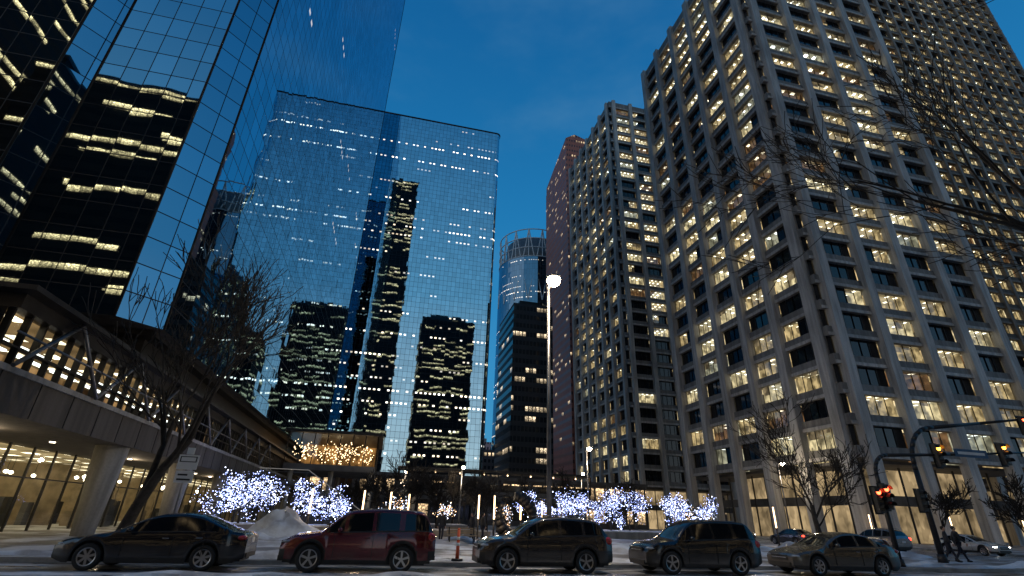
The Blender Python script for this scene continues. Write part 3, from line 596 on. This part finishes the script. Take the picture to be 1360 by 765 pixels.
def car(spec,pmat,loc,rz=0,lights=None,name='parked_car'):
    mb=MB(); L,W=spec['L'],spec['W']; R=spec['r']; ra=R+.075
    rx0,rx1=spec['roof'][0][0],spec['roof'][-1][0]
    n=int(L/.055); xs=[L*i/n for i in range(n+1)]
    secs=[]
    for x in xs:
        b=smooth_tab(spec['belt'],x,.06); cab=rx0<x<rx1; zt=smooth_tab(spec['roof'],x,.1) if cab else b+.015
        if zt<b+.015: zt=b+.015; cab=False
        e=0
        if x<.8: e=.26*(1-x/.8)**2.2
        if x>L-.7: e=.20*(1-(L-x)/.7)**2.2
        w=W-e*.9
        zl=.24 if spec['suv'] else .19
        if x<.35: zl+=.10*(1-x/.35)
        if x>L-.4: zl+=.14*(1-(L-x)/.4)
        for wx in spec['wx']:
            dx=abs(x-wx)
            if dx<ra: zl=max(zl,R+math.sqrt(ra*ra-dx*dx)*.98)
        arch=zl>.45
        p0=zl; p1=max(zl+.05,.34); p2=max(zl+.09,.60); p3=max(p2+.04,b-.13)
        p3=min(p3,b-.02) if p2<b-.05 else b-.02
        p2=min(p2,p3-.01); p1=min(p1,p2-.01)
        flare=.018 if arch else 0
        hh=zt-b; wr=w*.93-.36*hh if cab else w*.86
        if cab: wr=max(wr,.4)
        z5=zt-(.045 if cab and hh>.1 else .012)
        P=[(w*.95+flare,p0),(w*.985+flare,p1),(w+flare,p2),(w*.985,p3),(w*.935,b)]
        a=P[4]; c=(wr,z5)
        for f in (.07,.93): P.append((a[0]+(c[0]-a[0])*f+.0,a[1]+(c[1]-a[1])*f))
        P+= [c,(wr*.82,zt+.0),(wr*.4,zt+(.025 if cab else .02)),(0,zt+(.032 if cab else .028))]
        secs.append((x,P,cab,hh,zt))
    K=len(secs[0][1])
    for sgn in (1,-1):
        i0=len(mb.v)
        for x,P,cab,hh,zt in secs:
            for (y,z) in P: mb.v.append((x,sgn*y,z))
        for i in range(len(secs)-1):
            xm=(secs[i][0]+secs[i+1][0])/2; hh=min(secs[i][3],secs[i+1][3]); cab=secs[i][2] and secs[i+1][2]
            slope=abs(secs[i+1][4]-secs[i][4])/(xs[1]-xs[0])
            for j in range(K-1):
                m=pmat
                if j==0: m=TRIM
                if spec['suv'] and j==1 and secs[i][1][0][1]>.3: m=TRIM
                if j==5 and cab and hh>.10 and not any(a<xm<b for a,b in spec['pill']): m=CGL
                if j in(4,6) and cab and hh>.2: m=TRIM if j==4 else pmat
                if j>=8 and cab and slope>.28 and hh>.03: m=CGL
                q=[i0+i*K+j,i0+(i+1)*K+j,i0+(i+1)*K+j+1,i0+i*K+j+1]
                if sgn<0: q=q[::-1]
                mb.f.append(tuple(q)); mb.m.append(mb.mi(m)); mb.sm.append(True); mb.uv.append([(0,0)]*4)
        for idx in (0,len(secs)-1):
            q=[i0+idx*K+j for j in range(K)]; pts=[mb.v[k] for k in q]+[(secs[idx][0],0,secs[idx][1][0][1])]
            mb.poly(pts,pmat)
    mb.box(.35,L-.3,-(W-.28),W-.28,.2,.74,TRIM)
    mb.box(.12,L-.12,-(W-.32),W-.32,.24,.62,TRIM)
    for wx in spec['wx']:
        for sg in (1,-1):
            yo=sg*(W-.005); yi=sg*(W-.23); N=28
            prof=[(yi,R*.7),(yi,R*.95),(yi+sg*.03,R),(yo-sg*.035,R),(yo,R*.95),(yo,R*.70),(yo-sg*.03,R*.66)]
            i0=len(mb.v)
            for k in range(N):
                t=2*math.pi*k/N
                for (y,r) in prof: mb.v.append((wx+r*math.cos(t),y,R+r*math.sin(t)))
            for k in range(N):
                k2=(k+1)%N
                for j in range(len(prof)-1):
                    mb.f.append((i0+k*7+j,i0+k2*7+j,i0+k2*7+j+1,i0+k*7+j+1)); mb.m.append(mb.mi(RUB)); mb.sm.append(True); mb.uv.append([(0,0)]*4)
            mb.cyl((wx,yo-sg*.10,R),(wx,yo-sg*.11,R),R*.66,R*.66,24,TRIM)
            mb.cyl((wx,yo-sg*.045,R),(wx,yo-sg*.02,R),.05,.045,10,RIM)
            for k in range(24):
                t0=2*math.pi*k/24;t1=2*math.pi*(k+1)/24
                mb.poly([(wx+a*math.cos(t),y,R+a*math.sin(t)) for a,t,y in((R*.60,t0,yo-sg*.03),(R*.69,t0,yo-sg*.012),(R*.69,t1,yo-sg*.012),(R*.60,t1,yo-sg*.03))],RIM)
            ns=5 if spec['suv'] else 7
            for k in range(ns):
                t=2*math.pi*k/ns+.3; c,s_=math.cos(t),math.sin(t); ww=.034
                pts=[]
                for r_,w_ in((.03,ww*.8),(R*.62,ww)):
                    pts.append((wx+r_*c-w_*s_,yo-sg*.03,R+r_*s_+w_*c)); pts.append((wx+r_*c+w_*s_,yo-sg*.03,R+r_*s_-w_*c))
                mb.poly([pts[0],pts[2],pts[3],pts[1]],RIM)
    bz=interp(spec['belt'],.2)
    hl=lights[0] if lights else HL; tl=lights[1] if lights else TL
    for sg in(1,-1):
        mb.ell((.27,sg*(W-.27),bz-.085),.25,.16,.065,hl,12,6)
        tz=interp(spec['belt'],L-.2)-.13
        mb.ell((L-.16,sg*(W-.17),tz),.16,.115,.13 if spec['suv'] else .075,tl,12,6)
        mx=rx0+.55; mz=interp(spec['belt'],mx)+.08
        mb.ell((mx,sg*(W+.07),mz),.08,.11,.07,pmat,10,6)
        for hx in (spec['pill'][1][0]-.22,spec['pill'][2][0]-.2):
            mb.box(hx,hx+.17,sg*(W+.005)-.012,sg*(W+.005)+.012,interp(spec['belt'],hx)-.16,interp(spec['belt'],hx)-.135,CHR if not spec['suv'] else pmat)
        for dx in (rx0+.42,spec['pill'][1][0]+.05,spec['pill'][2][0]+.02):
            mb.box(dx-.006,dx+.006,sg*(W-.0)-.012,sg*(W-.0)+.003,.36,interp(spec['belt'],dx)-.12,TRIM)
        if spec['suv']: mb.tube([(rx0+1.0,sg*.60,1.69),(rx0+1.4,sg*.6,1.745),(rx1-.75,sg*.6,1.73),(rx1-.5,sg*.6,1.65)],.016,6,GREYM)
        mb.ell((.13,sg*(W-.36),.42),.06,.09,.05,TRIM,8,5)
    mb.box(-.02,.06,-.42,.42,bz-.24,bz-.07,TRIM); mb.box(-.035,-.021,-.38,.38,bz-.16,bz-.14,CHR)
    mb.box(-.03,.1,-.55,.55,.28,.42,TRIM)
    mb.box(L-.1,L+.03,-.6,.6,.34,.46,TRIM); mb.box(L-.005,L+.015,-.16,.16,.72,.86,WHT)
    o=mb.build(name,(0,0,0),rz); 
    c=Matrix.Rotation(rz,3,'Z')@Vector((L/2,0,0)); o.location=(loc[0]-c.x,loc[1]-c.y,loc[2] if len(loc)>2 else 0.004)
    return o
car(SEDAN,paint('paint_black_blue',(.007,.009,.016)),(-6.1,18.45)); car(boxy(SUV),paint('paint_dark_red',(.11,.005,.012)),(-.45,18.4))
car(SUV,paint('paint_grey_brown',(.045,.040,.040),.5),(5.6,18.45)); car(boxy(SUV),paint('paint_black',(.008,.009,.012)),(11.5,18.5))
car(SEDAN,paint('paint_bronze',(.10,.088,.072),.6),(17.5,18.4))
HON=emis('head_lamp_on',(1,.92,.8),25); TON=emis('tail_lamp_on',(1,.04,.02),9)
car(SEDAN,paint('paint_white',(.5,.5,.5),.1),(47,35),math.radians(90),(HON,TL),'car'); car(SUV,paint('paint_silver',(.2,.2,.21),.5),(40,37),math.radians(-90),(HL,TON),'car'); car(SEDAN,paint('paint_dark',(.03,.03,.035),.3),(39.6,46),math.radians(-90),(HL,TON),'car')
car(SEDAN,paint('paint_blue',(.02,.03,.06),.3),(43.7,60),math.radians(90),(HON,TL),'car')
# ---------------------------------------------------------------- people
COAT=simple('winter_coat_dark',(.02,.022,.03),.8); COAT2=simple('winter_coat_grey',(.06,.055,.05),.8); JEAN=simple('dark_trousers',(.02,.022,.035),.85); SKIN=simple('skin',(.45,.27,.2),.55,0,.05); HAIR=simple('hair_dark',(.02,.014,.01),.7); SHOE=simple('boots',(.015,.013,.012),.6)
def skinmesh(name,verts,edges,radii,mat,parent,root=0):
    me=bpy.data.meshes.new(name); me.from_pydata([tuple(v) for v in verts],edges,[]); me.materials.append(mat)
    o=bpy.data.objects.new(name,me); sc.collection.objects.link(o); o.parent=parent
    m=o.modifiers.new('Skin','SKIN'); m.use_smooth_shade=True
    for i,r in enumerate(radii):
        sv=me.skin_vertices[0].data[i]; sv.radius=(r if hasattr(r,'__len__') else (r,r)); sv.use_root=(i==root)
    s=o.modifiers.new('Sub','SUBSURF'); s.levels=1; s.render_levels=1; return o
def person(loc,rz,coat,seed,stride=.28,hood=False,h=1.0):
    e=bpy.data.objects.new('pedestrian',None); sc.collection.objects.link(e); e.location=loc; e.rotation_euler=(0,0,rz); e.scale=(h,h,h)
    s=stride
    V=[(0,0,.96),(.10,0,.90),(.11,-s*.55,.50),(.11,-s,.09),(-.10,0,.90),(-.11,s*.25,.50),(-.11,s*1.1,.12)]
    skinmesh('legs',V,[(0,1),(1,2),(2,3),(0,4),(4,5),(5,6)],[.13,.10,.068,.05,.10,.068,.05],JEAN,e)
    T=[(0,0,.88),(0,.0,1.05),(0,0,1.28),(0,0,1.42),(0,-.01,1.52),(.19,0,1.41),(.25,s*.35,1.14),(.24,s*.15,.90),(-.19,0,1.41),(-.25,-s*.3,1.14),(-.23,-s*.9,.93)]
    skinmesh('coat',T,[(0,1),(1,2),(2,3),(3,4),(3,5),(5,6),(6,7),(3,8),(8,9),(9,10)],[(.19,.15),(.17,.13),(.19,.13),(.15,.10),.062,.085,.062,.048,.085,.062,.048],coat,e)
    mb=MB(); mb.ell((0,-.01,1.645),.078,.095,.115,SKIN,16,12); mb.ell((0,-.108,1.63),.014,.02,.022,SKIN,8,6)
    for x in(-.03,.03): mb.ell((x,-.098,1.655),.011,.006,.007,HAIR,8,5)
    mb.ell((0,-.098,1.592),.024,.006,.006,SRED,8,5)
    for x in(-.08,.08): mb.ell((x,0,1.64),.012,.02,.03,SKIN,8,6)
    mb.ell((0,.022,1.675),.09,.098,.108,coat if hood else HAIR,16,12); mb.cyl((0,0,1.48),(0,-.005,1.58),.055,.05,10,SKIN)
    mb.build('head',parent=e)
    for nm,c,sw in(('hand_left',(.24,s*.12,.86),1),('hand_right',(-.23,-s*1.0,.89),-1)):
        mb=MB(); mb.ell((c[0],c[1],c[2]-.02),.02,.042,.05,SKIN,10,8)
        for k in range(4):
            y=c[1]-.03+k*.02; l=(.035,.042,.04,.032)[k]
            mb.tube([(c[0],y,c[2]-.055),(c[0]-sw*.006,y,c[2]-.055-l),(c[0]-sw*.022,y,c[2]-.055-l*1.8)],[.0095,.009,.007],6,SKIN)
        mb.tube([(c[0],c[1]-.035,c[2]),(c[0]-sw*.01,c[1]-.06,c[2]-.03),(c[0]-sw*.015,c[1]-.065,c[2]-.06)],[.011,.01,.008],6,SKIN)
        mb.build(nm,parent=e)
    mb=MB()
    mb.ell((.11,-s-.06,.05),.05,.14,.05,SHOE,12,8); mb.ell((-.11,s*1.1-.05,.06),.05,.13,.05,SHOE,12,8); mb.cyl((.11,-s,.04),(.11,-s,.16),.055,.058,10,SHOE); mb.cyl((-.11,s*1.1,.05),(-.11,s*1.1,.18),.055,.058,10,SHOE); mb.build('boots',parent=e)
person((30.6,24.0,.13),math.radians(35),COAT,1,.25); person((31.6,24.2,.13),math.radians(60),COAT,2,.3,True,1.02)
person((6.0,35.5,.13),math.radians(-70),COAT,3,.2,True,.98); person((6.8,35.9,.13),math.radians(100),COAT2,4,.12,False,1.)
person((3.9,34.5,.13),math.radians(150),COAT,5,.1,True,1.0)
# ---------------------------------------------------------------- world, sun
az=math.atan2(-1,-.32); el=math.radians(3); azg=math.atan2(-.45,-.8)
w=bpy.data.worlds.new('World'); sc.world=w; w.use_nodes=True; nt=w.node_tree; nt.nodes.clear()
tc=nt.nodes.new('ShaderNodeTexCoord'); s=nt.nodes.new('ShaderNodeSeparateXYZ'); nt.links.new(tc.outputs['Generated'],s.inputs[0])
sky=nt.nodes.new('ShaderNodeTexSky'); sky.sky_type='NISHITA'; sky.sun_disc=False; sky.sun_elevation=el; sky.sun_rotation=az; sky.ozone_density=4.
def ramp(f,stops):
    r=nt.nodes.new('ShaderNodeValToRGB'); nt.links.new(f,r.inputs[0]); cr=r.color_ramp
    while len(cr.elements)<len(stops): cr.elements.new(.5)
    for e,(p,c) in zip(cr.elements,stops): e.position=p; e.color=(*c,1)
    return r.outputs[0]
front=ramp(s.outputs[2],[(0,(.070,.31,.50)),(.25,(.034,.265,.54)),(.55,(.014,.185,.44)),(.8,(.007,.120,.33)),(1,(.005,.08,.24))])
back=ramp(s.outputs[2],[(0,(1.0,.95,.90)),(.12,(.72,.82,.88)),(.4,(.17,.42,.64)),(.7,(.04,.20,.42)),(1,(.005,.08,.24))])
dt=M(nt,'ADD',M(nt,'MULTIPLY',s.outputs[0],math.sin(azg)),M(nt,'MULTIPLY',s.outputs[1],math.cos(azg)))
mix=MIX(nt,SMOOTH(nt,dt,-.45,.85),front,back)
cn,_=NOISE(nt,VM(nt,'MULTIPLY',tc.outputs['Generated'],(1,1,2.5)),2.2,5,.6); mix=MIX(nt,SMOOTH(nt,cn,.48,.8,0,.3),mix,(.11,.27,.44))
bg=nt.nodes.new('ShaderNodeBackground'); nt.links.new(mix,bg.inputs[0]); bg.inputs[1].default_value=1.0
bg2=nt.nodes.new('ShaderNodeBackground'); nt.links.new(sky.outputs[0],bg2.inputs[0]); bg2.inputs[1].default_value=.01
ad=nt.nodes.new('ShaderNodeAddShader'); nt.links.new(bg.outputs[0],ad.inputs[0]); nt.links.new(bg2.outputs[0],ad.inputs[1])
o=nt.nodes.new('ShaderNodeOutputWorld'); nt.links.new(ad.outputs[0],o.inputs[0])
l=bpy.data.lights.new('sun','SUN'); l.energy=.14; l.angle=math.radians(50); l.color=(1,.92,.86); so=bpy.data.objects.new('sun',l); sc.collection.objects.link(so)
dv=Vector((math.sin(az),math.cos(az),.5)); so.rotation_euler=dv.to_track_quat('Z','Y').to_euler()
# ---------------------------------------------------------------- camera
yaw=math.radians(13); th=math.radians(25); rho=math.radians(1.8)
F=Vector((math.sin(yaw)*math.cos(th),math.cos(yaw)*math.cos(th),math.sin(th))); R0=Vector((math.cos(yaw),-math.sin(yaw),0)); U0=R0.cross(F)
Rc=R0*math.cos(rho)+U0*math.sin(rho); Uc=-R0*math.sin(rho)+U0*math.cos(rho)
cam=bpy.data.cameras.new('camera'); co=bpy.data.objects.new('camera',cam); sc.collection.objects.link(co)
co.matrix_world=Matrix(((Rc.x,Uc.x,-F.x,0),(Rc.y,Uc.y,-F.y,0),(Rc.z,Uc.z,-F.z,1.62),(0,0,0,1)))
cam.lens=36*655/1360; cam.sensor_width=36; cam.clip_end=6000; cam.clip_start=.1
sc.camera=co
